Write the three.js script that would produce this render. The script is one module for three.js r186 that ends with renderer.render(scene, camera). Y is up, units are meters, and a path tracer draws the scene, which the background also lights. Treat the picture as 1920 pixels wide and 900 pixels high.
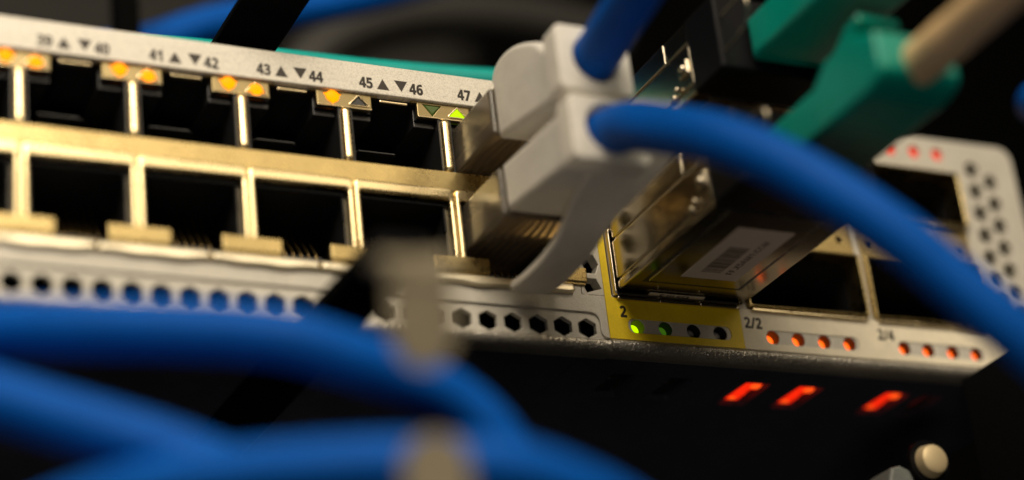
import * as THREE from 'three';
import { RoundedBoxGeometry } from 'three/addons/geometries/RoundedBoxGeometry.js';
import { mergeGeometries } from 'three/addons/utils/BufferGeometryUtils.js';
import { RectAreaLightUniformsLib } from 'three/addons/lights/RectAreaLightUniformsLib.js';

// Everything below is dimensioned in millimetres in the frame of the switch's front panel
// (x along the panel, y up, z out towards the viewer) and scaled by MM to metres.
const MM = 0.001;
const V = (x, y, z) => new THREE.Vector3(x, y, z);

// ---------------------------------------------------------------- camera, light, exposure
const scene = new THREE.Scene();
scene.background = new THREE.Color().setRGB(0.004, 0.0036, 0.003);

const camera = new THREE.PerspectiveCamera(12.9898, 1920 / 900, 0.01, 5);
camera.position.set(-52.875 * MM, -126.043 * MM, 219.639 * MM);
camera.quaternion.setFromRotationMatrix(new THREE.Matrix4().makeBasis(
  V(0.90012, -0.107111, 0.422269), V(-0.089262, 0.903391, 0.419424), V(-0.426399, -0.415225, 0.8036)));
camera.focus = 0.2775;
camera.userData.fStop = 5.7;

const renderer = new THREE.WebGLRenderer({ antialias: true });
renderer.toneMapping = THREE.LinearToneMapping;
renderer.toneMappingExposure = 1;
renderer.shadowMap.enabled = true;
RectAreaLightUniformsLib.init();

function unseenLightPanel(label, at, target, w, h, color, intensity, glow) {
  const g = new THREE.Group(); g.name = numbered('unseen_light_panel');
  g.userData = { label, category: 'lamp' };
  g.position.set(at[0] * MM, at[1] * MM, at[2] * MM);
  const look = new THREE.Object3D(); look.position.copy(g.position);
  g.lookAt(target[0] * MM, target[1] * MM, target[2] * MM);          // +z of the group faces the target
  const housing = new THREE.Mesh(new THREE.BoxGeometry(w * MM + 0.02, h * MM + 0.02, 0.02),
    new THREE.MeshStandardMaterial({ color: new THREE.Color().setRGB(0.3, 0.3, 0.3), roughness: 0.6 }));
  housing.name = 'housing'; housing.position.z = -0.0125; g.add(housing);
  const c = new THREE.Color().setRGB(...color);
  const diffuser = new THREE.Mesh(new THREE.PlaneGeometry(w * MM, h * MM),
    new THREE.MeshStandardMaterial({ color: 0x000000, roughness: 1, emissive: c, emissiveIntensity: glow }));
  diffuser.name = 'diffuser'; g.add(diffuser);
  const light = new THREE.RectAreaLight(c, intensity, w * MM, h * MM);
  light.position.set(g.position.x, g.position.y, g.position.z);
  light.lookAt(target[0] * MM, target[1] * MM, target[2] * MM);
  const away = new THREE.Vector3(...target).multiplyScalar(MM).sub(g.position).normalize();
  light.position.addScaledVector(away, 0.002);
  light.name = 'panel_light'; scene.add(light); scene.add(g);
}
const names = new Map();
function numbered(name) {
  const n = names.get(name) ?? 0; names.set(name, n + 1);
  return n ? `${name}_${String(n).padStart(3, '0')}` : name;
}
unseenLightPanel('warm rectangular lamp panel high above the front of the switch', [-80, 300, 330], [50, -15, 0], 360, 250, [1, 0.87, 0.68], 11, 1.0);
unseenLightPanel('wide dim warm fill panel added out of frame for the gold to reflect', [330, 330, 620], [60, -5, 0], 420, 320, [1, 0.84, 0.6], 0.75, 1.0);  // added fill, out of frame, gives the gold something warm to mirror
unseenLightPanel('small dim fill panel added out of frame to light the undersides', [-190, -330, 380], [70, -15, 10], 160, 120, [1, 0.86, 0.7], 4.2, 1.0);  // added fill from low in front, lifts the downward faces

// ---------------------------------------------------------------- helpers
let seed = 7;
const rnd = () => { seed = (seed * 1664525 + 1013904223) >>> 0; return seed / 4294967296; };

const baseOf = new WeakMap();
function thing(name, label, category, base, group) {
  const o = new THREE.Group(); o.name = numbered(name);
  o.position.set(base[0] * MM, base[1] * MM, base[2] * MM);
  o.userData = { label, category };
  if (group) o.userData.group = group;
  baseOf.set(o, base); scene.add(o);
  return o;
}
// uv in millimetres by the axis each face looks along; or a rectangle of the xy / xz plane onto 0..1
function finish(geos, base, uvRect) {
  const list = (Array.isArray(geos) ? geos : [geos]).map((g) => {
    let n = g.index ? g.toNonIndexed() : g.clone();
    for (const k of Object.keys(n.attributes)) if (!['position', 'normal', 'uv'].includes(k)) n.deleteAttribute(k);
    const p = n.attributes.position, uv = new Float32Array(p.count * 2);
    if (!n.attributes.normal) n.computeVertexNormals();
    if (g.userData.keepUV) uv.set(n.attributes.uv.array);
    else {
      const a = V(0, 0, 0), b = V(0, 0, 0), c = V(0, 0, 0);
      for (let i = 0; i < p.count; i += 3) {
        a.fromBufferAttribute(p, i); b.fromBufferAttribute(p, i + 1); c.fromBufferAttribute(p, i + 2);
        const nn = b.clone().sub(a).cross(c.clone().sub(a));
        const ax = Math.abs(nn.x), ay = Math.abs(nn.y), az = Math.abs(nn.z);
        [a, b, c].forEach((q, j) => {
          let u, v;
          if (uvRect) { u = uvRect.u(q); v = uvRect.v(q); }
          else if (az >= ax && az >= ay) { u = q.x; v = q.y; } else if (ay >= ax) { u = q.x; v = q.z; } else { u = q.z; v = q.y; }
          uv[(i + j) * 2] = u; uv[(i + j) * 2 + 1] = v;
        });
      }
    }
    n.setAttribute('uv', new THREE.BufferAttribute(uv, 2));
    n.clearGroups?.(); n.userData = {};
    return n;
  });
  const m = list.length > 1 ? mergeGeometries(list) : list[0];
  m.translate(-base[0], -base[1], -base[2]); m.scale(MM, MM, MM);
  return m;
}
function part(name, geos, mat, parent, extra = {}) {
  const base = baseOf.get(parent);
  const m = new THREE.Mesh(finish(geos, base, extra.uvRect), mat);
  m.name = name; m.castShadow = m.receiveShadow = true;
  if (extra.label) m.userData.label = extra.label;
  if (extra.kind) m.userData.kind = extra.kind;
  baseOf.set(m, base); parent.add(m);
  return m;
}
function whole(name, label, category, geos, mat, base, extra = {}) {      // a thing of one mesh
  const m = new THREE.Mesh(finish(geos, base, extra.uvRect), mat);
  m.name = numbered(name); m.castShadow = m.receiveShadow = true;
  m.position.set(base[0] * MM, base[1] * MM, base[2] * MM);
  if (extra.kind) m.userData.kind = extra.kind;
  else m.userData = { label, category };
  if (extra.group) m.userData.group = extra.group;
  scene.add(m); return m;
}
function box(x0, x1, y0, y1, z0, z1, r = 0) {
  const w = Math.abs(x1 - x0), h = Math.abs(y1 - y0), d = Math.abs(z1 - z0);
  const g = r > 0 ? new RoundedBoxGeometry(w, h, d, 3, Math.min(r, w / 2.02, h / 2.02, d / 2.02)) : new THREE.BoxGeometry(w, h, d);
  return g.translate((x0 + x1) / 2, (y0 + y1) / 2, (z0 + z1) / 2);
}
function lipShape(z) {                                                      // rolled lower edge, slightly proud of the face
  const q = new THREE.Shape();
  q.moveTo(z - 1.9, -25.57); q.lineTo(z + 0.03, -25.57); q.quadraticCurveTo(z + 0.62, -25.75, z + 0.6, -26.25);
  q.bezierCurveTo(z + 0.55, -27.0, z - 0.2, -27.5, z - 1.2, -27.5); q.lineTo(z - 1.9, -27.5); q.closePath(); return q;
}
function poly(pts, into = new THREE.Shape()) {
  pts.forEach(([x, y], i) => (i ? into.lineTo(x, y) : into.moveTo(x, y))); into.closePath(); return into;
}
function roundRect(x0, x1, y0, y1, r, into = new THREE.Shape()) {
  const [a, b, c, d] = Array.isArray(r) ? r : [r, r, r, r];               // bottom left, bottom right, top right, top left
  into.moveTo(x0 + a, y0); into.lineTo(x1 - b, y0); if (b) into.quadraticCurveTo(x1, y0, x1, y0 + b);
  into.lineTo(x1, y1 - c); if (c) into.quadraticCurveTo(x1, y1, x1 - c, y1);
  into.lineTo(x0 + d, y1); if (d) into.quadraticCurveTo(x0, y1, x0, y1 - d);
  into.lineTo(x0, y0 + a); if (a) into.quadraticCurveTo(x0, y0, x0 + a, y0);
  return into;
}
const hole = (f, ...a) => f(...a, new THREE.Path());
function disc(x, y, r, into = new THREE.Path()) { into.absarc(x, y, r, 0, Math.PI * 2, false); return into; }
function hex(x, y, w, h, side, into = new THREE.Path()) {                   // points up and down, or left and right when side is set
  const a = w / 2, b = h / 2;
  return poly(side ? [[x - a, y], [x - a * 0.5, y - b], [x + a * 0.5, y - b], [x + a, y], [x + a * 0.5, y + b], [x - a * 0.5, y + b]]
    : [[x, y - b], [x + a, y - b * 0.5], [x + a, y + b * 0.5], [x, y + b], [x - a, y + b * 0.5], [x - a, y - b * 0.5]], into);
}
function plate(shape, holes, z0, z1, bevel = 0, segments = 2) {             // from z0 up to z1, front edges bevelled
  shape.holes.push(...holes);
  const g = new THREE.ExtrudeGeometry(shape, { depth: z1 - z0 - 2 * bevel, bevelEnabled: bevel > 0, bevelSize: bevel, bevelThickness: bevel, bevelOffset: -bevel, bevelSegments: segments, curveSegments: 10 });
  return g.translate(0, 0, z0 + bevel);
}
function profileX(pts, x0, x1, bevel = 0) {                                 // a (z, y) outline swept along x
  const g = new THREE.ExtrudeGeometry(Array.isArray(pts) ? poly(pts) : pts, { depth: x1 - x0 - 2 * bevel, bevelEnabled: bevel > 0, bevelSize: bevel, bevelThickness: bevel, bevelOffset: -bevel, bevelSegments: 3, curveSegments: 12 });
  g.translate(0, 0, -(x1 - x0) / 2 + bevel); g.rotateY(-Math.PI / 2);       // shape x -> +z
  return g.translate((x0 + x1) / 2, 0, 0);
}
function bar(y, z, x0, x1, pts) { return profileX(pts.map(([a, b]) => [z + a, y + b]), x0, x1); }
function tube(points, r, radial = 20, steps = 0) {
  const c = new THREE.CatmullRomCurve3(points.map((p) => V(...p)), false, 'centripetal');
  const g = new THREE.TubeGeometry(c, steps || points.length * 10, r, radial, false);
  // close the ends
  const caps = [0, 1].map((t) => {
    const q = c.getPoint(t), d = c.getTangent(t).multiplyScalar(t ? 1 : -1);
    const k = new THREE.CircleGeometry(r, radial);
    k.applyQuaternion(new THREE.Quaternion().setFromUnitVectors(V(0, 0, 1), d)); return k.translate(q.x, q.y, q.z);
  });
  return [g, ...caps];
}
function strapAlong(points, widthDir, w, t, roundA, roundB) {               // a flat band swept along a path, width along widthDir, ends rounded if asked
  const c = new THREE.CatmullRomCurve3(points.map((p) => V(...p)), false, 'centripetal');
  const N = 64, len = c.getLength(), W = V(...widthDir).normalize(), pos = [], idx = [];
  const ring = [[-1, -0.6], [-0.9, -1], [0.9, -1], [1, -0.6], [1, 0.6], [0.9, 1], [-0.9, 1], [-1, 0.6]];
  for (let i = 0; i <= N; i++) {
    const q = c.getPointAt(i / N), T = c.getTangentAt(i / N), n = W.clone().cross(T).normalize(), s = T.clone().cross(n).normalize();
    const da = (i / N) * len, db = (1 - i / N) * len, R0 = w / 2;
    let k = 1; for (const [on, d] of [[roundA, da], [roundB, db]]) if (on && d < R0) k = Math.max(0.05, Math.sqrt(Math.max(0, 1 - ((R0 - d) / R0) ** 2)));
    for (const [a, b] of ring) { const v = q.clone().addScaledVector(s, a * k * w / 2).addScaledVector(n, b * t / 2); pos.push(v.x, v.y, v.z); }
  }
  const R = ring.length;
  for (let i = 0; i < N; i++) for (let j = 0; j < R; j++) {
    const a = i * R + j, b = i * R + (j + 1) % R, d = a + R, e = b + R; idx.push(a, d, b, b, d, e);
  }
  for (let j = 1; j < R - 1; j++) { idx.push(0, j, j + 1); idx.push(N * R, N * R + j + 1, N * R + j); }
  const g = new THREE.BufferGeometry(); g.setAttribute('position', new THREE.Float32BufferAttribute(pos, 3)); g.setIndex(idx);
  const f = g.toNonIndexed(); f.computeVertexNormals(); return f;
}

// ---------------------------------------------------------------- textures (colour, grain and flat print only)
function noiseTexture(size, octaves, contrast = 1, lo = 0, hi = 1) {
  const data = new Uint8Array(size * size * 4), grids = octaves.map(([n, w]) => {
    const g = new Float32Array(n * n); for (let i = 0; i < g.length; i++) g[i] = rnd(); return { n, w, g };
  });
  const total = octaves.reduce((s, o) => s + o[1], 0);
  for (let y = 0; y < size; y++) for (let x = 0; x < size; x++) {
    let s = 0;
    for (const { n, w, g } of grids) {
      const fx = x / size * n, fy = y / size * n, ix = Math.floor(fx), iy = Math.floor(fy), a = fx - ix, b = fy - iy;
      const u = a * a * (3 - 2 * a), v = b * b * (3 - 2 * b), at = (i, j) => g[((iy + j) % n) * n + (ix + i) % n];
      s += w * ((at(0, 0) * (1 - u) + at(1, 0) * u) * (1 - v) + (at(0, 1) * (1 - u) + at(1, 1) * u) * v);
    }
    s = Math.min(1, Math.max(0, (s / total - 0.5) * contrast + 0.5));
    const k = (y * size + x) * 4, q = Math.round(255 * (lo + (hi - lo) * s));
    data[k] = data[k + 1] = data[k + 2] = q; data[k + 3] = 255;
  }
  const t = new THREE.DataTexture(data, size, size); t.wrapS = t.wrapT = THREE.RepeatWrapping;
  t.magFilter = THREE.LinearFilter; t.minFilter = THREE.LinearMipmapLinearFilter; t.generateMipmaps = true; t.needsUpdate = true;
  return t;
}
const scaled = (t, mm) => { const c = t.clone(); c.repeat.set(1 / mm, 1 / mm); c.needsUpdate = true; return c; };
const grainTex = noiseTexture(512, [[160, 1], [70, 0.7], [24, 0.35]], 1.5);
const smearTex = noiseTexture(256, [[6, 1], [14, 0.7], [40, 0.5], [110, 0.3]], 1.4);
const grainLip = scaled(grainTex, 22), grain = scaled(grainTex, 14), smear = scaled(smearTex, 26), smearFine = scaled(smearTex, 9);
const roughVar = scaled(noiseTexture(256, [[5, 1], [17, 0.8], [60, 0.7]], 1.5, 0.55, 1), 20);
const toneVar = (lo) => { const t = scaled(noiseTexture(256, [[7, 1], [23, 0.6], [90, 0.8]], 1.6, lo, 1), 18); return t; };
const faintTone = toneVar(0.86), strongTone = toneVar(0.7);

const mat = (rgb, o = {}) => new THREE.MeshStandardMaterial({ color: new THREE.Color().setRGB(...rgb), roughness: 0.6, metalness: 0, ...o });
const phys = (rgb, o = {}) => new THREE.MeshPhysicalMaterial({ color: new THREE.Color().setRGB(...rgb), roughness: 0.6, metalness: 0, ...o });
const M = {
  silver: mat([0.60, 0.565, 0.49], { roughness: 0.5, metalness: 0.2, bumpMap: grain, bumpScale: 0.00003, map: faintTone }),
  lip: mat([0.56, 0.52, 0.45], { roughness: 0.36, metalness: 0.7, bumpMap: grainLip, bumpScale: 0.00011, map: strongTone }),
  gold: mat([0.53, 0.405, 0.18], { roughness: 0.36, metalness: 1, roughnessMap: roughVar, map: faintTone }),
  shadedGold: mat([0.32, 0.25, 0.125], { roughness: 0.45, metalness: 1, map: faintTone }),  // darker copy of gold, shade of the recess put into its colour
  litGold: mat([0.86, 0.70, 0.40], { roughness: 0.36, metalness: 1, roughnessMap: roughVar }),  // paler copy of gold, bright shine of the rolled edges put into its colour
  ledge: mat([0.96, 0.86, 0.64], { roughness: 0.44, metalness: 0.85 }),  // gold metal made pale, its overexposed shine put into the colour
  goldShiny: mat([0.86, 0.72, 0.46], { roughness: 0.24, metalness: 1, roughnessMap: roughVar }),
  nickel: mat([0.72, 0.64, 0.5], { roughness: 0.25, metalness: 1, roughnessMap: roughVar }),
  shell: mat([0.42, 0.37, 0.285], { roughness: 0.19, metalness: 1, bumpMap: smearFine, bumpScale: 0.000004 }),
  shellDark: mat([0.05, 0.05, 0.055], { roughness: 0.32, metalness: 0.4, roughnessMap: roughVar }),
  blackPlastic: phys([0.004, 0.004, 0.005], { roughness: 0.45, specularIntensity: 0.22 }),
  blackStrap: phys([0.004, 0.004, 0.0045], { roughness: 0.95, specularIntensity: 0.1, bumpMap: grain, bumpScale: 0.00005 }),
  holeShade: mat([0.012, 0.01, 0.01], { roughness: 0.5, side: THREE.DoubleSide }),
  cavity: mat([0.013, 0.013, 0.014], { roughness: 0.38 }),
  inside: mat([0.02, 0.02, 0.022], { roughness: 0.8 }),
  underside: mat([0.05, 0.054, 0.08], { roughness: 0.6, map: strongTone }),
  yellow: mat([0.86, 0.62, 0.012], { roughness: 0.5, map: faintTone, bumpMap: grain, bumpScale: 0.000006 }),
  cream: mat([0.84, 0.755, 0.58], { roughness: 0.5, map: faintTone }),
  blueCable: phys([0.0, 0.085, 0.42], { roughness: 0.55, specularIntensity: 0.18, map: faintTone, bumpMap: smearFine, bumpScale: 0.00004 }),
  tealCable: mat([0.0, 0.33, 0.30], { roughness: 0.45, map: faintTone }),
  greyCable: mat([0.016, 0.0145, 0.012], { roughness: 0.6, map: faintTone }),
  teal: phys([0.0, 0.26, 0.195], { roughness: 0.3, specularIntensity: 0.9, map: faintTone }),
  tealDark: phys([0.006, 0.007, 0.007], { roughness: 0.4 }),
  beige: mat([0.80, 0.55, 0.28], { roughness: 0.6, map: faintTone, bumpMap: smearFine, bumpScale: 0.00003 }),
  tan: mat([0.23, 0.195, 0.13], { roughness: 0.8, map: faintTone, bumpMap: grain, bumpScale: 0.00005 }),
  clear: phys([0.6, 0.52, 0.4], { roughness: 0.26, transmission: 0.9, thickness: 1, ior: 1.5, attenuationColor: new THREE.Color().setRGB(0.8, 0.72, 0.55), attenuationDistance: 0.02 }),
  boot: phys([0.90, 0.86, 0.78], { roughness: 0.92, clearcoat: 0.35, clearcoatRoughness: 0.3, transmission: 0.35, thickness: 0, map: faintTone, bumpMap: smear, bumpScale: 0.00006 }),
  rack: mat([0.021, 0.0185, 0.015], { roughness: 0.7, map: strongTone }),
  rackBlack: phys([0.002, 0.002, 0.002], { roughness: 1, specularIntensity: 0.1 }),
  lugGrey: mat([0.26, 0.28, 0.26], { roughness: 0.5, map: strongTone }),
  screw: mat([0.80, 0.64, 0.38], { roughness: 0.55, metalness: 0.4 }),
  offLens: mat([0.03, 0.028, 0.026], { roughness: 0.3 }),
  offGreen: mat([0.05, 0.09, 0.01], { roughness: 0.35 }),
  offClear: mat([0.4, 0.38, 0.36], { roughness: 0.4 }),
};
const glow = (rgb, e, i = 1) => new THREE.MeshPhysicalMaterial({ color: new THREE.Color().setRGB(...rgb), roughness: 0.5, specularIntensity: 0.2, emissive: new THREE.Color().setRGB(...e), emissiveIntensity: i });
M.orange = glow([0.05, 0.015, 0.0], [1.7, 0.46, 0.0], 1.2);
M.green = glow([0.04, 0.08, 0.0], [0.62, 1.05, 0.0], 1.05);
M.dimGreen = glow([0.03, 0.10, 0.01], [0.03, 0.09, 0.004], 1);
M.redOrange = glow([0.05, 0.005, 0.0], [1.8, 0.21, 0.012], 1.25);
M.red = glow([0.2, 0.01, 0.0], [1.0, 0.045, 0.02], 0.9);
M.redPipe = glow([0.4, 0.02, 0.01], [0.95, 0.02, 0.003], 1);
M.redCore = glow([0.1, 0.01, 0.0], [1.3, 0.11, 0.01], 1);
M.redDim = glow([0.05, 0.004, 0.002], [0.28, 0.008, 0.002], 1);

function canvasMap(w, h, draw) {
  const c = document.createElement('canvas'); c.width = w; c.height = h;
  const x = c.getContext('2d'); draw(x, w, h);
  const t = new THREE.CanvasTexture(c); t.colorSpace = THREE.SRGBColorSpace; t.anisotropy = 4; return t;
}
// lettering set in millimetres: cap height tall, centred at (x, y)
function pen(ctx, X, Y, s) {
  return {
    text(str, x, y, cap, squeeze = 0.9, style = 'bold', ink = '#2c2622') {
      ctx.save(); ctx.translate(X(x), Y(y)); ctx.scale(squeeze, 1); ctx.fillStyle = ink; ctx.textAlign = 'center'; ctx.textBaseline = 'alphabetic';
      ctx.font = `${style} ${(cap / 0.73) * s}px sans-serif`; ctx.fillText(str, 0, cap * s / 2); ctx.strokeStyle = ink; ctx.lineWidth = 0.1 * s; ctx.strokeText(str, 0, cap * s / 2); ctx.restore();
    },
    tri(x, y, w, h, up, ink = '#3a332e') {
      ctx.fillStyle = ink; ctx.beginPath(); const k = up ? 1 : -1;
      ctx.moveTo(X(x), Y(y + k * h / 2)); ctx.lineTo(X(x - w / 2), Y(y - k * h / 2)); ctx.lineTo(X(x + w / 2), Y(y - k * h / 2)); ctx.closePath(); ctx.fill();
    },
  };
}
const rectUV = (x0, x1, y0, y1) => ({ u: (q) => (q.x - x0) / (x1 - x0), v: (q) => (q.y - y0) / (y1 - y0) });

// ================================================================ SETTING: the dark rack behind
for (const [x0, x1] of [[-60, 138], [156, 214]])
  whole('rack_wall', '', '', box(x0, x1, -200, 420, -312, -300, 1), M.rack, [(x0 + x1) / 2, -200, -306], { kind: 'structure' });
whole('rack_wall', '', '', box(214.5, 900, -200, 420, -330, -318, 1), M.rackBlack, [560, -200, -324], { kind: 'structure' });
whole('rack_wall', '', '', box(-60, 214, -200, 420, -345, -333, 1), M.rackBlack, [80, -200, -340], { kind: 'structure' });

whole('rack_post', 'black upright rack post behind the switch at the top left', 'post', box(25.6, 29.1, 12, 130, -49, -45, 0.3), M.rackBlack, [27.3, 12, -47]);

// ================================================================ THE SWITCH
const LEFT = -29, sw = thing('network_switch', 'silver rack switch with gold-framed network sockets numbered 39 to 47', 'network switch', [24, -27.5, 0]);
{
  // body of the chassis behind the faceplate
  part('top_cover', box(LEFT, 72.9, 10.15, 11.15, -210, -1.3, 0.3), M.underside, sw);
  part('bottom_cover', box(LEFT, 72.9, -27.45, -26.55, -210, -2.1), M.underside, sw);
  part('inner_wall', [box(LEFT, 72.9, -26.5, 10.1, -24, -22), box(LEFT, LEFT + 1, -26.5, 10.1, -22, -2.3), box(71.9, 72.9, -26.5, 10.1, -22, -2.3)], M.inside, sw);
  part('side_wall', [box(LEFT, LEFT + 0.9, -26.5, 10.1, -210, -24.05)], M.underside, sw);
  // printed top strip
  const W = 2048, H = 112, x0 = -16, x1 = 73, y0 = 6.7, y1 = 11.2;
  const print = canvasMap(W, H, (c) => {
    c.fillStyle = '#ffffff'; c.fillRect(0, 0, W, H);
    for (let i = 0; i < 26000; i++) { const v = 205 + rnd() * 50; c.fillStyle = `rgb(${v},${v},${v})`; c.fillRect(rnd() * W, rnd() * H, 1 + rnd() * 2, 1 + rnd() * 2); }
    const s = W / (x1 - x0), p = pen(c, (x) => (x - x0) * s, (y) => H - (y - y0) * (H / (y1 - y0)), s);
    for (let k = -1; k <= 4; k++) {
      const o = 14 * (k - 3), n = 45 + 2 * (k - 3);
      p.text(String(n), 45.07 + o, 8.3, 1.72, 0.74); p.tri(47.42 + o, 8.3, 1.75, 1.62, true);
      p.tri(50.0 + o, 8.35, 1.85, 1.62, false); p.text(String(n + 1), 52.15 + o, 8.22, 1.72, 0.74);
    }
  });
  const stripMat = M.silver.clone(); stripMat.map = print; stripMat.color.setRGB(0.66, 0.62, 0.54);
  part('label_strip', box(LEFT, 72.95, 6.72, 11.18, -1.25, 0, 0.22), stripMat, sw, { uvRect: rectUV(x0, x1, y0, y1) });

  for (let k = -2; k <= 5; k++) {
    const X = 14 * k;
    // rounded bar between two upper sockets
    part('socket_divider', [box(X - 0.72, X + 0.72, -3.45, 4.35, -4, 0.1, 0.68)], M.litGold, sw);
    if (k > -2 && k < 5) {
      // plate with the pair of triangular windows
      const up = X + 2.0, dn = X - 1.6;
      const sh = poly([[X - 3.75, 4.48], [X + 3.82, 4.48], [X + 3.82, 6.42], [X + 4.7, 6.42], [X + 4.7, 6.85], [X - 4.6, 6.85], [X - 4.6, 6.45], [X - 3.75, 6.45]]);
      const t1 = poly([[dn, 4.78], [dn + 1.3, 6.36], [dn - 1.3, 6.36]], new THREE.Path());
      const t2 = poly([[up, 6.42], [up - 1.32, 4.92], [up + 1.32, 4.92]], new THREE.Path());
      const plateMesh = part('indicator_plate', [plate(sh, [t1, t2], -1.2, -0.5, 0.12)], M.shadedGold, sw);
      const bead = (pts) => tube([...pts, pts[0]].map(([a, b]) => [a, b, -0.46]), 0.13, 8, 48)[0];
      part('window_rim', [bead([[up, 6.42], [up - 0.7, 5.72], [up - 1.32, 4.95], [up, 4.9], [up + 1.32, 4.95], [up + 0.7, 5.72]])], M.goldShiny, plateMesh);
      part('plate_edge', [box(X - 3.75, X + 3.82, 4.4, 4.62, -1.2, -0.38, 0.1)], M.goldShiny, plateMesh);
      const lens = (pts, m) => {
        const cx = pts.reduce((q, p) => q + p[0], 0) / 3, cy = pts.reduce((q, p) => q + p[1], 0) / 3;
        part('indicator_light', [plate(poly(pts), [], -1.9, -0.5, 0.3), ...(m === M.orange ? [new THREE.SphereGeometry(0.95, 18, 10).scale(1, 0.9, 0.4).translate(cx, cy, -0.46)] : [])], m, sw);  // lit orange lenses bulge into a dome to stand for their bloom
      };
      const dnM = k <= 3 ? M.orange : M.offGreen, upM = k <= 2 ? M.orange : k === 3 ? M.offLens : M.green;
      lens([[dn, 4.75], [dn + 1.35, 6.4], [dn - 1.35, 6.4]], dnM);
      lens([[up, 6.45], [up - 1.4, 4.9], [up + 1.4, 4.9]], upM);
      part('window_housing', [box(X - 3.9, X + 4, 4.3, 6.7, -6, -1.95, 0.2), box(X - 3.9, X + 4, 4.22, 4.39, -2.6, -1.25, 0.05)], M.blackPlastic, sw);
    }
    // folded lug under each lower divider
    part('earth_lug', [box(X - 3.9, X + 3.85, -17.95, -15.8, -0.2, 0.55, 0.22), box(X - 3.7, X + 3.6, -18.25, -17.9, -2, 0.3, 0.1)], M.gold, sw);
    // polished ledge below, one length per socket, sloping outwards, its edge slightly wavy
    if (k < 5) {
      const a = X + 8.75, b = Math.min(X + 22.6, 71.6), seg = 28, pos = [], idx = [];
      const wav = (t) => 0.13 * Math.sin(t * 6.5 + 1) + 0.09 * Math.sin(t * 15 + k);
      for (let i = 0; i <= seg; i++) {
        const t = i / seg, x = a + (b - a) * t, w = wav(t);
        for (const [y, z] of [[-18.2, -2.5], [-18.2, 0.1], [-18.32, 0.42], [-18.55, 0.52], [-19.2 + w * 0.8, 0.74], [-19.42 + w, 0.66], [-19.56 + w, 0.42], [-19.62, -2.5]]) pos.push(x, y, z);
      }
      for (let i = 0; i < seg; i++) for (let j = 0; j < 8; j++) { const p = i * 8 + j, q = i * 8 + (j + 1) % 8; idx.push(p, q, p + 8, q, q + 8, p + 8); }
      for (let j = 1; j < 7; j++) { idx.push(0, j + 1, j); idx.push(seg * 8, seg * 8 + j, seg * 8 + j + 1); }
      const g = new THREE.BufferGeometry(); g.setAttribute('position', new THREE.Float32BufferAttribute(pos, 3)); g.setIndex(idx); g.computeVertexNormals();
      part('ledge', [g], M.ledge, sw);
    }
  }
  // flat gold band between the two rows and the rolled rim round each lower socket
  part('cage_band', [box(LEFT, 71.6, -7.0, -3.4, -1.6, -0.15, 0.12)], M.gold, sw);
  for (let k = -2; k <= 4; k++) {
    const a = 14 * k + 0.03, b = 14 * (k + 1) - 0.03;
    const s = new THREE.Shape();
    s.moveTo(a, -18.2); s.lineTo(a, -7.0); s.quadraticCurveTo(a, -6.1, a + 0.9, -6.1); s.lineTo(b - 0.9, -6.1); s.quadraticCurveTo(b, -6.1, b, -7.0); s.lineTo(b, -18.2);
    s.lineTo(b - 0.82, -18.2); s.lineTo(b - 0.82, -8.1); s.quadraticCurveTo(b - 0.82, -7.75, b - 1.15, -7.75); s.lineTo(a + 1.15, -7.75); s.quadraticCurveTo(a + 0.82, -7.75, a + 0.82, -8.1); s.lineTo(a + 0.82, -18.2); s.closePath();
    part('socket_rim', [plate(s, [], -3.6, 0.35, 0.39, 5)], M.litGold, sw);
    // spring bar at the top of the upper socket
    part('spring_bar', [box(14 * k + 4.95, 14 * k + 9.0, 5.88, 6.3, -1.5, -0.5, 0.18)], M.goldShiny, sw);
    // black plastic sockets: walls, latch steps, back
    const L = 14 * k;
    const up = part('jack', [box(L + 0.5, L + 0.95, -3.4, 6.6, -14, -0.6), box(L + 13.05, L + 13.5, -3.4, 6.6, -14, -0.6), box(L + 0.5, L + 13.5, -3.9, -3.45, -14, -1.7, 0.1),
      box(L + 0.5, L + 13.5, 6.6, 7.0, -14, -1.3), box(L + 0.5, L + 13.5, -3.4, 6.6, -15, -14),
      box(L + 0.95, L + 4.0, 3.4, 6.6, -14, -1.6, 0.15), box(L + 10.0, L + 13.05, 3.4, 6.6, -14, -1.6, 0.15), box(L + 4.0, L + 10, 2.2, 2.7, -14, -8, 0.12)], M.cavity, sw);
    part('jack_ledge', [box(L + 3.2, L + 8.4, 0.55, 0.85, -7, -4.6, 0.12)], M.cavity, up);
    const lo = part('jack', [box(L + 0.86, L + 1.2, -18.3, -7.85, -14, -1), box(L + 12.8, L + 13.14, -18.3, -7.85, -14, -1), box(L + 0.5, L + 13.5, -8.55, -7.9, -14, -0.9, 0.15),
      box(L + 0.5, L + 13.5, -18.6, -18.2, -14, -1.2), box(L + 0.5, L + 13.5, -18.4, -7.9, -15, -14)], M.cavity, sw);
    part('jack_lip', [box(L + 0.95, L + 13.05, -8.5, -7.95, -1.3, -0.55, 0.15), box(L + 12.55, L + 12.85, -12, -8.5, -1.4, -0.7, 0.1)], M.blackPlastic, lo);
    const pins = [];
    for (let i = 0; i < 8; i++) { const px = L + 3.4 + i * 1.02; pins.push(tube([[px, -9.4, -9], [px, -12, -7.6], [px, -15.2, -5.5], [px, -16.6, -8]], 0.11, 6, 16)[0]); }
    part('contact_pins', pins, mat([0.42, 0.29, 0.11], { roughness: 0.4, metalness: 1 }), lo, { kind: 'stuff' });
    const comb = []; for (let i = 0; i < 8; i++) comb.push(box(L + 4.1 + i * 0.72, L + 4.5 + i * 0.72, -18.2, -17.0, -3.4, -1.4, 0.08)); comb.push(box(L + 3.9, L + 10.1, -18.2, -17.75, -3.4, -1.3, 0.08));
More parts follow.
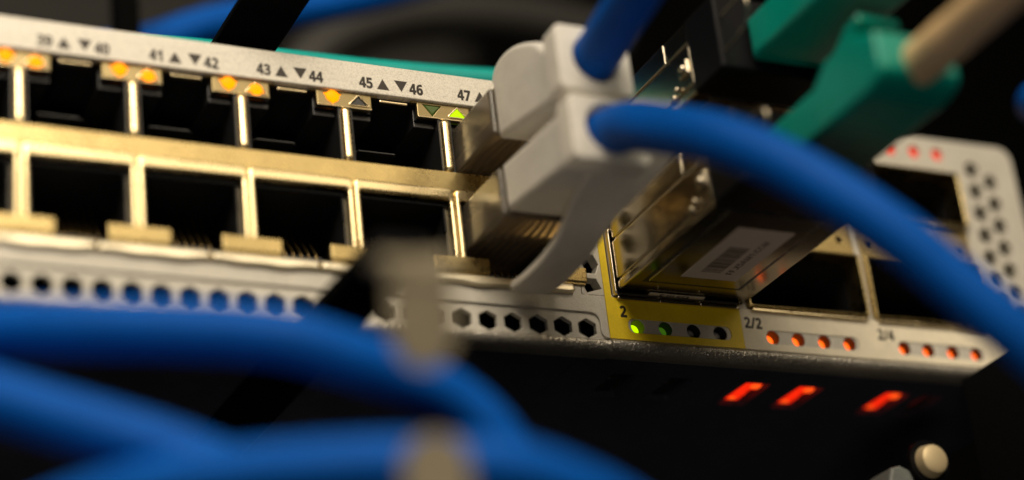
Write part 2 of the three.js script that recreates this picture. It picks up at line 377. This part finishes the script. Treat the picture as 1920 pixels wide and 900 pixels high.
    part('contact_comb', comb, mat([0.07, 0.072, 0.078], { roughness: 0.5 }), lo, { kind: 'stuff' });
  }
  // silver bezel: raised border above the vents, upright at the right
  const bz = new THREE.Shape();
  bz.moveTo(LEFT, -21.9); bz.lineTo(73.6, -21.9); bz.quadraticCurveTo(75.15, -21.9, 75.15, -23.4); bz.lineTo(75.15, -24.2); bz.quadraticCurveTo(75.2, -25.4, 76.3, -25.4);
  bz.lineTo(76.3, -19.45); bz.lineTo(72.95, -19.45); bz.lineTo(72.95, 11.1); bz.lineTo(71.75, 11.1); bz.lineTo(71.75, -19.45); bz.lineTo(LEFT, -19.45); bz.closePath();
  part('bezel', [plate(bz, [], -1.6, 0.02, 0.1)], M.silver, sw);
  const vents = []; for (let i = -7; i <= 21; i++) vents.push(hex(-1.21 + 3.548 * i, -24.08, 2.6, 2.78, false));
  part('vent_panel', [plate(poly([[LEFT, -25.6], [75.9, -25.6], [75.9, -21.2], [LEFT, -21.2]]), vents, -1.1, -0.3, 0.05)], M.silver, sw);
  part('bottom_lip', [profileX(lipShape(-0.28), LEFT, 76.28)], M.lip, sw);
}

// ================================================================ UPLINK MODULE in the right end of the switch
const CAGES = [[77.9, 96.7], [98.6, 117.5], [119.35, 138.4]];
const ROWS = [[-18.95, -10.2], [-2.95, 5.1]];
const mod = thing('uplink_module', 'silver uplink module with six cage openings and a yellow corner sticker', 'network module', [112, -27.5, 0]);
{
  const holes = [];
  for (const [a, b] of CAGES) holes.push(hole(roundRect, a - 0.5, b + 0.5, -19.4, 5.6, 0.5));
  for (let i = 0; i < 8; i++) holes.push(hex(74.75, -18.4 + 3.5 * i, 2.5, 2.7, true));
  for (let i = 0; i < 8; i++) { holes.push(hex(142.3, 6.75 - 3.62 * i, 2.45, 2.85, false)); if (i < 8) holes.push(hex(145.4, 4.95 - 3.62 * i, 2.45, 2.85, false)); }
  const faceShape = () => {
    const f = new THREE.Shape();
    f.moveTo(76.32, -25.55); f.lineTo(149.25, -25.55); f.quadraticCurveTo(150.25, -25.55, 150.25, -24.55); f.lineTo(150.25, 8.7); f.quadraticCurveTo(150.25, 11.3, 147.65, 11.3);
    f.lineTo(73.05, 11.3); f.lineTo(73.05, -19.43); f.lineTo(76.32, -19.43); f.closePath(); return f;
  };
  const LEDX = [[80.7, 84.9, 89.2, 93.3], [101.6, 105.7, 109.95, 114.1], [123.3, 127.4, 131.65, 135.8]];
  const TOPX = LEDX.map((r) => r.map((x) => x + 0.6));
  for (const r of LEDX) for (const x of r) holes.push(disc(x, -23.45, 1.02));
  for (const r of TOPX) for (const x of r) holes.push(disc(x, 8.65, 1.0));
  part('faceplate', [plate(faceShape(), holes, -1.8, 0, 0.12)], M.silver, mod);
  part('bottom_lip', [profileX(lipShape(0), 76.3, 150.0)], M.lip, mod);
  part('top_cover', [box(73, 150, 10.2, 11.2, -210, -1.9, 0.3)], M.underside, mod);
  part('side_wall', [box(149.2, 150.2, -27.4, 10.2, -210, -1.9)], M.underside, mod);
  part('inner_wall', [box(73, 149, -26.5, 10.1, -40, -38), box(73.0, 73.3, -26.5, 10.1, -38, -2)], M.inside, mod);
  // underside with the slots over the light pipes
  const slots = [[80.0, 84.2], [88.8, 92.6], [100.6, 104.6], [109.3, 113.3], [123.9, 127.9], [130.3, 133.8]];
  const bp = plate(poly([[73, 2.15], [150, 2.15], [150, 210], [73, 210]]), slots.map(([a, b]) => hole(roundRect, a, b, 6.6, 14.6, 0.3)), 0, 0.9);
  bp.rotateX(-Math.PI / 2); bp.translate(0, -27.45, 0);
  part('bottom_cover', [bp], M.underside, mod);
  slots.forEach(([a, b], i) => {
    part('light_well', [box(a - 0.3, a, -26.5, -24.2, -15, -6.3), box(b, b + 0.3, -26.5, -24.2, -15, -6.3), box(a - 0.3, b + 0.3, -24.2, -23.9, -15, -6.3), box(a, b, -26.5, -24.2, -15, -14.7)], M.inside, mod);
    const m = i < 2 ? M.cavity : i === 5 ? M.redDim : M.redPipe;
    const pipes = i === 5 ? [box(a + 0.3, a + 0.9, -27.1, -25.6, -11.5, -7.2, 0.25)]
      : [box(a + 0.3, a + 2.9, -27.2, -25.6, -13.8, -10.9, 0.55), box(a + 0.9, a + 2.9, -27.0, -25.4, -11.2, -9.8, 0.35), box(a + 1.2, a + 3.7, -27.05, -25.6, -10.1, -7.2, 0.55)];
    part('light_pipe', pipes, m, mod);
    if (i > 1 && i < 5) part('light_pipe', [box(a + 1.9, a + 3.3, -27.35, -26, -9.0, -7.7, 0.35), box(a + 0.8, a + 1.9, -27.35, -26, -13.2, -12.2, 0.3)], M.redCore, mod);
  });
  // indicator lenses
  const dome = (x, y, z) => new THREE.SphereGeometry(0.92, 18, 10, 0, Math.PI * 2, 0, Math.PI / 2).rotateX(Math.PI / 2).scale(1, 1, 0.75).translate(x, y, z);
  const stem = (x, y, z) => new THREE.CylinderGeometry(0.92, 0.92, 1, 18).rotateX(Math.PI / 2).translate(x, y, z - 0.5);
  const states = [[M.green, M.dimGreen, M.offClear, M.offClear], [0, 0, 0, 0].map(() => M.redOrange), [0, 0, 0, 0].map(() => M.redOrange)];
  LEDX.forEach((r, c) => r.forEach((x, i) => part('indicator_light', [dome(x, -23.46, -1.7), stem(x, -23.46, -1.71)], states[c][i], mod)));
  LEDX.forEach((r) => r.forEach((x) => part('hole_shade_tube', [new THREE.CylinderGeometry(1.0, 1.0, 2.9, 24, 1, true).rotateX(Math.PI / 2).translate(x, -23.45, -1.55)], M.holeShade, mod)));  // black tubes added so the LED hole walls look shaded
  TOPX.forEach((r) => r.forEach((x) => part('indicator_light', [dome(x, 8.65, -1.0), stem(x, 8.65, -1.01)], M.red, mod)));
  // stickers on the face
  const slot = (a, b) => hole(roundRect, a, b, -24.4, -22.42, 0.98);
  const ys = poly([[76.28, -25.42], [96.8, -25.42], [96.8, -19.55], [77.25, -19.55], [77.25, 6], [76.2, 6]]);
  const sticker = part('sticker', [plate(ys, [slot(79.2, 94.95)], 0.02, 0.14, 0.02, 1)], M.yellow, mod, { label: 'yellow sticker with the number 2' });
  part('sticker', [plate(poly([[96.83, -25.42], [141, -25.42], [141, -19.55], [96.83, -19.55]]), [slot(100.5, 115.6), slot(122.2, 137.3)], 0.02, 0.12, 0.02, 1)], M.cream, mod, { label: 'cream label with numbers 2/2 and 2/4' });
  const num = (str, x, y, w, h, bg, host, z) => {
    const t = canvasMap(Math.round(w * 64), 128, (c) => { c.fillStyle = bg; c.fillRect(0, 0, 256, 128); const s = 128 / h; pen(c, (a) => a * s, (b) => b * s, s)  .text(str, w / 2, h / 2, 1.6, 0.84, 'bold', '#241d14'); });
    part('number', [box(x - w / 2, x + w / 2, y - h / 2, y + h / 2, z, z + 0.02)], mat([1, 1, 1], { map: t, roughness: 0.5 }), host, { uvRect: rectUV(x - w / 2, x + w / 2, y - h / 2, y + h / 2) });
  };

  const css = (m) => '#' + m.color.getHexString();
  num('2', 78.7, -21.5, 1.7, 2.0, css(M.yellow), mod, 0.142);
  num('2/2', 98.65, -21.55, 3.0, 2.0, css(M.cream), mod, 0.122);
  num('2/4', 120.35, -21.65, 3.0, 2.0, css(M.cream), mod, 0.122);
  // cages
  CAGES.forEach(([a, b], c) => ROWS.forEach(([y0, y1], r) => {
    const sh = roundRect(a - 0.42, b + 0.42, y0 - 0.42, y1 + 0.42, 0.5), inn = hole(roundRect, a, b, y0, y1, 0.25);
    const rim = part('cage_rim', [plate(sh, [inn], -3, 0.85, 0.2, 3)], c ? M.gold : M.nickel, mod);
    const n = 3, w = (b - a) / n;
    for (let i = 0; i < n; i++) part('spring_finger', [box(a + i * w + 0.06, a + (i + 1) * w - 0.06, y0 - 0.95, y0 - 0.5, -0.4, 0.62, 0.16)], c ? M.goldShiny : M.nickel, rim);
    part('cage_floor', [box(a, b, y0 - 0.4, y0, -38, -3), box(a, b, y1, y1 + 0.4, -38, -3), box(a - 0.4, a, y0, y1, -38, -3), box(b, b + 0.4, y0, y1, -38, -3), box(a, b, y0, y1, -38, -37)], M.cavity, rim);
  }));
  CAGES.forEach(([a, b]) => part('cage_bridge', [plate(poly([[a - 0.4, -9.7], [b + 0.4, -9.7], [b + 0.4, -3.4], [a - 0.4, -3.4]]), [disc(b - 1.6, -7.15, 0.55), disc(a + 1.8, -7.15, 0.55), disc((a + b) / 2, -5.2, 0.55)], -1.2, -0.4, 0.1)], M.gold, mod));
  for (const x of [97.65, 118.45]) part('cage_post', [box(x - 0.45, x + 0.45, -19.6, 5.7, -3, -0.25, 0.2)], M.shadedGold, mod);
  part('added_glint_bead', [new THREE.SphereGeometry(0.6, 18, 12).scale(0.9, 1.7, 1).translate(118.7, 3.9, 1.0)], M.goldShiny, mod);  // ellipsoid added to catch a highlight at the cage corner
  // white tag inside the first lower cage
  const tag = canvasMap(256, 80, (c) => {
    c.fillStyle = '#d8cdb4'; c.fillRect(0, 0, 256, 80); c.fillStyle = '#1c1712'; c.font = 'bold 40px sans-serif';
    c.save(); c.translate(90, 38); c.fillText('Qpe', 0, 0); c.restore(); c.save(); c.translate(48, 76); c.fillText('E m ets', 0, 0); c.restore();
  });
  part('tag', [box(82.6, 91.0, -18.93, -18.86, -1.6, 1.2)], mat([1, 1, 1], { map: tag, roughness: 0.6 }), mod, { uvRect: { u: (p) => (p.x - 82.6) / 8.4, v: (p) => (1.2 - p.z) / 2.8 }, label: 'small white tag with black letters' });
}


// ================================================================ TRANSCEIVERS
function transceiver(label) {
  const t = thing('transceiver', label, 'transceiver', [88, -18.7, 1], 'transceivers in the yellow-stickered column');
  const tray = part('bottom_tray', [box(78.0, 98.05, -18.7, -17.45, -30, 26.5, 0.35), box(78.35, 96.3, -17.4, -10.6, -30, 0.2)], M.shell, t);
  part('bottom_panel', [box(80.6, 94.2, -18.86, -18.6, 4.5, 25.6, 0.1)], M.shell, tray);
  part('panel_groove', [plateXZ(79.95, 94.85, 3.85, 26.3, -18.715, 0.05)], M.shellDark, tray);
  const side = part('side_plate', [box(77.96, 97.9, -17.25, -11.75, 0.4, 26, 0.25), box(78.2, 97.8, -17.5, -11.5, 0.6, 26)], M.shell, t);
  const lid = part('lid', [box(78.0, 97.9, -11.5, -8.45, 0.9, 20.1, 0.25), box(78.05, 97.8, -11.5, -8.5, 20.4, 26, 0.25)], M.shell, t);
  part('lid_edge', [box(77.98, 78.2, -11.3, -8.6, 19.95, 20.3, 0.1)], M.nickel, lid);
  const clip = part('clip', [box(77.55, 79.2, -15.6, -13.4, 23.4, 25.6, 0.3), box(77.6, 79.0, -17.4, -16.4, 20.4, 21.6, 0.35)], M.shell, t);
  part('clip_pin', [new THREE.SphereGeometry(0.55, 14, 10).translate(77.6, -14.5, 24.6), new THREE.SphereGeometry(0.35, 12, 8).translate(77.6, -16.4, 22.6)], M.nickel, clip);
  const rear = part('rear_block', [box(77.9, 98.0, -18.75, -8.35, 25.9, 33, 0.4)], M.blackPlastic, t);
  part('bail', [...tube([[78.4, -16.6, 33], [78.1, -16.5, 37], [78.0, -15.6, 39.4], [78.0, -12.6, 39.8], [78.3, -11.8, 38], [78.6, -11.6, 33]], 0.16, 10)], M.shell, t);
  // white label with bar code on the underside
  const map = canvasMap(512, 320, (c) => {
    c.fillStyle = '#d6c6bb'; c.fillRect(0, 0, 512, 320); c.fillStyle = '#2b231f';
    let x = 70; while (x < 330) { const w = 2 + Math.floor(rnd() * 7); c.fillRect(x, 70, w, 115); x += w + 2 + Math.floor(rnd() * 5); }
    c.font = 'bold 52px sans-serif'; c.save(); c.translate(60, 252); c.scale(0.95, 1); c.fillText('FF.X5AM1:CCM', 0, 0); c.restore();
  });
  part('label', [box(84.1, 92.4, -18.95, -18.84, 6.8, 21.6, 0.03)], mat([1, 1, 1], { map, roughness: 0.5 }), tray, { uvRect: { u: (p) => (p.z - 6.8) / 14.8, v: (p) => 1 - (p.x - 84.1) / 8.3 } });
  return t;
}
function plateXZ(x0, x1, z0, z1, y, th) {
  const s = poly([[x0, z0], [x1, z0], [x1, z1], [x0, z1]]);
  const g = plate(s, [], 0, th); g.rotateX(Math.PI / 2); return g.translate(0, y + th, 0);
}
const trx = transceiver('lower metal transceiver with a white bar code label on its underside');
const trx2 = trx.clone(); trx2.name = numbered('transceiver'); trx2.position.y += 15.7 * MM;
trx2.userData.label = 'upper metal transceiver seated above the one with the bar code label'; scene.add(trx2);

// ================================================================ FIBRE LEADS
{
  const t = thing('fibre_lead', 'teal fibre plug with beige cable in the lower transceiver', 'fibre lead', [87.5, -17.5, 34], 'teal fibre plugs');
  const prof = new THREE.Shape();                                            // (z, y) side outline, deeper towards the cable
  prof.moveTo(33, -17.4); prof.lineTo(53, -17.6); prof.quadraticCurveTo(56.5, -17.4, 57, -15.6); prof.lineTo(57, -11.2); prof.lineTo(52.5, -9.4); prof.lineTo(47, -9.6); prof.lineTo(44, -11.6); prof.lineTo(33, -11.8); prof.closePath();
  const body = part('plug_body', [profileX(prof, 82, 93.2, 0.7)], M.teal, t);
  part('plug_latch', [profileX([[40, -11.7], [49, -5.6], [51.6, -5.4], [51.8, -6.4], [44, -11.7]], 84.5, 90.5, 0.3)], M.teal, t);
  part('ferrule_holder', [box(82.8, 86.6, -17, -12.2, 24, 33.2, 0.4), box(88.6, 92.4, -17, -12.2, 24, 33.2, 0.4)], M.tealDark, body);
  part('boot', [...tube([[88, -14.2, 55], [87.8, -14.5, 59], [87.2, -15.0, 64]], 2.62, 22)], M.beige, t);
  part('cable', [...tube([[88, -14.3, 56], [87.2, -15.0, 64], [86, -15.6, 74], [85, -16, 84], [84, -16, 96], [83, -14, 110], [86, -4, 150], [100, 20, 210]], 2.55, 22)], M.beige, t);
  const u = t.clone(); u.name = numbered('fibre_lead'); u.position.y += 15.7 * MM; u.position.z += 0.5 * MM;
  u.userData.label = 'teal fibre plug in the upper transceiver, cut off by the frame edge'; scene.add(u);
}

// ================================================================ PATCH LEADS
function plugBody(t, yc, up, z0 = -8, z1 = 10.4) {                            // clear plastic plug, latch side up or down
  const s = up ? 1 : -1;
  const body = part('plug_body', [box(57.35, 69.0, yc - 3.35, yc + 3.35, z0, z1, 0.5)], M.clear, t);
  const wires = ['#c26a1a', '#d8d0c0', '#1d5c22', '#d8d0c0', '#1f3f8f', '#cfc6b6', '#5a3018', '#d8d0c0'];
  part('wires', wires.flatMap((_, i) => tube([[59.1 + i * 1.13, yc - s * 1.2, z0 + 3], [59.1 + i * 1.13, yc - s * 0.6, 3], [61.2 + i * 0.55, yc, z1 + 1]], 0.3, 8, 14)), mat([0.13, 0.09, 0.06], { roughness: 0.7 }), body);
  part('contacts', [0, 1, 2, 3, 4, 5, 6, 7].map((i) => box(58.9 + i * 1.13, 59.3 + i * 1.13, yc - s * 3.2, yc - s * 1.4, z0 + 0.8, z0 + 4)), M.goldShiny, body, { kind: 'stuff' });
  return body;
}

{
  // upper lead: straight boot with a rounded guard over the latch
  const t = thing('patch_lead', 'blue patch lead leaving its white boot upwards from socket 47', 'patch lead', [63.2, 0, 0], 'patch leads with clear plugs');
  plugBody(t, 0.2, true);
  part('latch', [profileX([[-6, 3.6], [-4, 3.7], [6, 6.1], [12, 6.6], [12, 6.0], [6, 5.4], [-4, 3.3]], 60.2, 66.2, 0.2)], M.clear, t);
  const s = new THREE.Shape();
  s.moveTo(10.3, -3.55); s.lineTo(25.2, -6.3); s.lineTo(25.4, 0.4); s.lineTo(22.6, 3.4); s.quadraticCurveTo(18, 6.3, 14.2, 6.75); s.quadraticCurveTo(10.6, 6.9, 9.9, 4.6); s.lineTo(10.2, 3.7); s.closePath();
  const boot = part('boot', [profileX(s, 58.0, 67.6, 0.7)], M.boot, t);
  part('boot_collar', [collar(57.6, 67.6, -6.4, 2.7, 25.2, 28.6, 62.9, -1.6, 3.15)], M.boot, boot);
  part('cable', tube([[63.2, -1.0, 20], [63.1, -1.2, 27], [62.3, -0.9, 34.4], [61.4, -0.8, 41.3], [60, -0.8, 50.3], [58, -1, 62], [54, 8, 90], [60, 40, 120]], 2.95, 24), M.blueCable, t);
}
function collar(x0, x1, y0, y1, z0, z1, cx, cy, r) { return plate(roundRect(x0, x1, y0, y1, 1.1), [disc(cx, cy, r)], z0, z1, 0.35, 3); }
{
  const t = thing('patch_lead', 'blue patch lead arching right from the lower white boot with curved lever', 'patch lead', [63.2, -11, 0], 'patch leads with clear plugs');
  plugBody(t, -11.2, false);
  const s = new THREE.Shape(); s.moveTo(10.3, -13.9); s.lineTo(26.2, -15.6); s.lineTo(26.4, -8.3); s.lineTo(10.2, -7.4); s.closePath();
  const boot = part('boot', [profileX(s, 58.0, 67.8, 0.7)], M.boot, t);
  part('boot_collar', [collar(57.6, 68.0, -16.2, -7.5, 26.2, 29.6, 62.8, -11.6, 3.15)], M.boot, boot);
  // curved release lever: a bent blade that narrows towards the socket
  const pts = [[66.6, -13.6, 30, 9.8], [66.2, -15.2, 25, 9], [65.4, -16.6, 20.6, 7.6], [64.9, -18.1, 17.6, 6.4], [64.8, -19.4, 14.4, 5.8], [64.6, -20.2, 10.4, 5.7], [64.4, -20.5, 6, 5.7], [64.3, -20.2, 2.2, 5.6]];
  const pos = [], idx = [], n = pts.length;
  const c = new THREE.CatmullRomCurve3(pts.map((p) => V(p[0], p[1], p[2]))), N = 40;
  for (let i = 0; i <= N; i++) {
    const q = c.getPoint(i / N), T = c.getTangent(i / N), f = i / N * (n - 1), k = Math.min(n - 2, Math.floor(f)), w = pts[k][3] + (pts[k + 1][3] - pts[k][3]) * (f - k);
    const nrm = V(1, 0, 0).cross(T).normalize();
    for (const [a, b] of [[-1, -0.5], [-0.92, -1], [0.92, -1], [1, -0.5], [1, 0.5], [0.92, 1], [-0.92, 1], [-1, 0.5]]) pos.push(q.x + a * w / 2, q.y + nrm.y * b * 0.65, q.z + nrm.z * b * 0.65);
  }
  for (let i = 0; i < N; i++) for (let j = 0; j < 8; j++) { const a = i * 8 + j, b = i * 8 + (j + 1) % 8; idx.push(a, b, a + 8, b, b + 8, a + 8); }
  for (let j = 1; j < 7; j++) { idx.push(0, j + 1, j); idx.push(N * 8, N * 8 + j, N * 8 + j + 1); }
  const g = new THREE.BufferGeometry(); g.setAttribute('position', new THREE.Float32BufferAttribute(pos, 3)); g.setIndex(idx); g.computeVertexNormals();
  part('release_lever', [g], M.boot, t);
  part('cable', tube([[63.0, -11.3, 20], [63.1, -11.5, 26.8], [63.2, -13.3, 33.2], [64.2, -16.9, 39.5], [66.1, -21, 45.9], [69.6, -26.2, 51.3], [73.4, -31.7, 55.4], [78.1, -37.7, 58.6], [82.9, -43.7, 60.5], [87.6, -49.6, 62.4], [92.3, -55, 63.4], [98, -62, 64], [118, -90, 62], [140, -140, 50]], 2.95, 24), M.blueCable, t);
}

// ================================================================ LOOSE CABLES
const cable = (name, label, pts, r, m, base, group) => whole(name, label, 'cable', tube(pts, r, 24), m, base, { group });
cable('blue_cable', 'thick blurred blue cable crossing just below the row of vent holes',
  [[-80, -33, -40], [-50, -35, -8], [-30, -37.5, 10], [-14.9, -39.5, 18.3], [-8, -40.6, 23.8], [-1.3, -42.2, 29], [5.6, -43.5, 33.2], [12.8, -44.7, 36.4], [17.6, -45.9, 38.4], [22.4, -47.3, 38.9], [27.6, -48.6, 38.6], [31.5, -49.9, 38.7], [35.5, -52.1, 38.5], [38.7, -55.4, 38.5], [40.5, -58.7, 37.7], [41.3, -62.2, 36.3], [42, -70, 34]], 2.95, M.blueCable, [5.6, -43.5, 33.2]);
cable('blue_cable', 'blurred blue cable sloping down to the right at the lower left corner',
  [[-90, -34, -50], [-50, -37, -4], [-24, -42.5, 20], [-13.5, -47.1, 25], [-8.9, -49.6, 27.4], [-1.9, -52.9, 30.6], [5, -56.2, 33.8], [10.4, -59.3, 36.3], [14.9, -62.2, 38.4], [24, -69, 42]], 2.95, M.blueCable, [5, -56.2, 33.8]);
cable('blue_cable', 'blurred blue cable arching along the bottom edge behind the beige strap',
  [[-14, -66, 24], [-2.7, -62.3, 32.8], [3.6, -61.5, 37.8], [9.9, -61.7, 42.3], [17.9, -62.4, 47.5], [25.0, -63.0, 50.9], [32.6, -63.9, 53.2], [39.5, -66.0, 53.3], [44.8, -68.1, 52.5], [49.2, -71.3, 52.0], [54, -82, 52]], 2.95, M.blueCable, [25, -62.7, 51]);
cable('blue_cable', 'blue cable lying behind the switch at the top left under the black bar',
  [[-60, 14, -70], [5, 22, -60], [20, 41, -60], [34.2, 46.5, -60], [45.9, 52.2, -60], [60.9, 57.2, -60], [76.7, 63.3, -60], [100, 74, -60]], 3.1, M.blueCable, [45.9, 52.2, -60]);
cable('blue_cable', 'short blurred piece of blue cable at the right edge beside the beige cable',
  [[104.5, -17, 56], [101, -21, 62], [100, -22, 70]], 2.6, M.blueCable, [101, -21, 62]);
cable('teal_cable', 'teal fibre cable lying behind the top edge of the switch',
  [[-60, 18, -60], [0, 18.8, -24], [20, 18.8, -16], [40.4, 18.9, -15], [53, 19.2, -15], [71.7, 20.3, -15], [90, 22, -15]], 1.9, M.tealCable, [53, 19.2, -15]);
cable('grey_cable', 'dim grey cable arching in the dark above the switch',
  [[66, 50, -90], [72.1, 63, -90], [81, 72, -90], [94.4, 78.4, -90], [110, 81.4, -90], [122, 82, -90], [140, 80, -90]], 5, M.greyCable, [94.4, 78.4, -90]);

// ================================================================ BLACK BARS, STRAP, SCREW
whole('bar', 'black flat bar passing over the top edge of the switch', 'bar', [box(28.05, 36.6, 17, 18.2, -70, 7, 0.3)], M.blackStrap, [32, 17, 0]);
whole('bar', 'black flat bar reaching out from under the row of vent holes', 'bar', [box(31.2, 38.4, -30.6, -28, -90, 30, 1.0)], M.blackStrap, [34, -30.6, 0]);
{
  const t = thing('bracket', 'black side bracket below the right end of the switch', 'bracket', [142, -60, 0]);
  part('arm', [box(131.6, 150, -70, -27.62, 0.15, 90, 0.5)], M.blackStrap, t);
}
whole('strap', 'beige strap end hanging upright in front of the blue cables', 'strap', [strapAlong([[22.5, -44.6, 54], [22.55, -45.4, 57.2], [22.7, -46.6, 58.4], [22.94, -49.05, 57.6], [23.38, -52.62, 56.6], [23.77, -55.6, 55.8]], [0.9, -0.1, 0.42], 6.0, 1.3, false, true)], M.tan, [23, -50, 57], { group: 'beige strap ends' });
whole('strap', 'rounded beige strap end at the bottom edge over the blue cable', 'strap', [strapAlong([[23.4, -61.9, 56], [23.7, -64.3, 55.6], [24.1, -67.9, 55], [24.4, -73, 54]], [0.9, -0.1, 0.42], 6.2, 1.3, true, false)], M.tan, [24, -66, 55], { group: 'beige strap ends' });
{
  const t = thing('thumbscrew', 'bright metal thumbscrew head at the lower right', 'screw', [123.3, -40.3, 0]);
  part('screw_head', [new THREE.CylinderGeometry(2.1, 2.35, 1.2, 32).rotateX(Math.PI / 2).translate(123.3, -40.3, 1), new THREE.SphereGeometry(2.1, 28, 12, 0, Math.PI * 2, 0, Math.PI / 2).rotateX(Math.PI / 2).scale(1, 1, 0.3).translate(123.3, -40.3, 1.6)], M.screw, t);
  part('washer', [new THREE.CylinderGeometry(3.2, 3.2, 0.8, 32).rotateX(Math.PI / 2).translate(123.3, -40.3, 0)], M.blackPlastic, t);
}
{
  const t = thing('mounting_ear', 'pale grey mounting ear behind the thumbscrew', 'bracket', [120, -50, -3]);
  part('ear_plate', [plate(poly([[112, -55], [121, -55], [121, -41.5], [119, -40.6], [117.5, -41]]), [], -6, -0.5, 0.4)], M.lugGrey, t);
}

renderer.render(scene, camera);
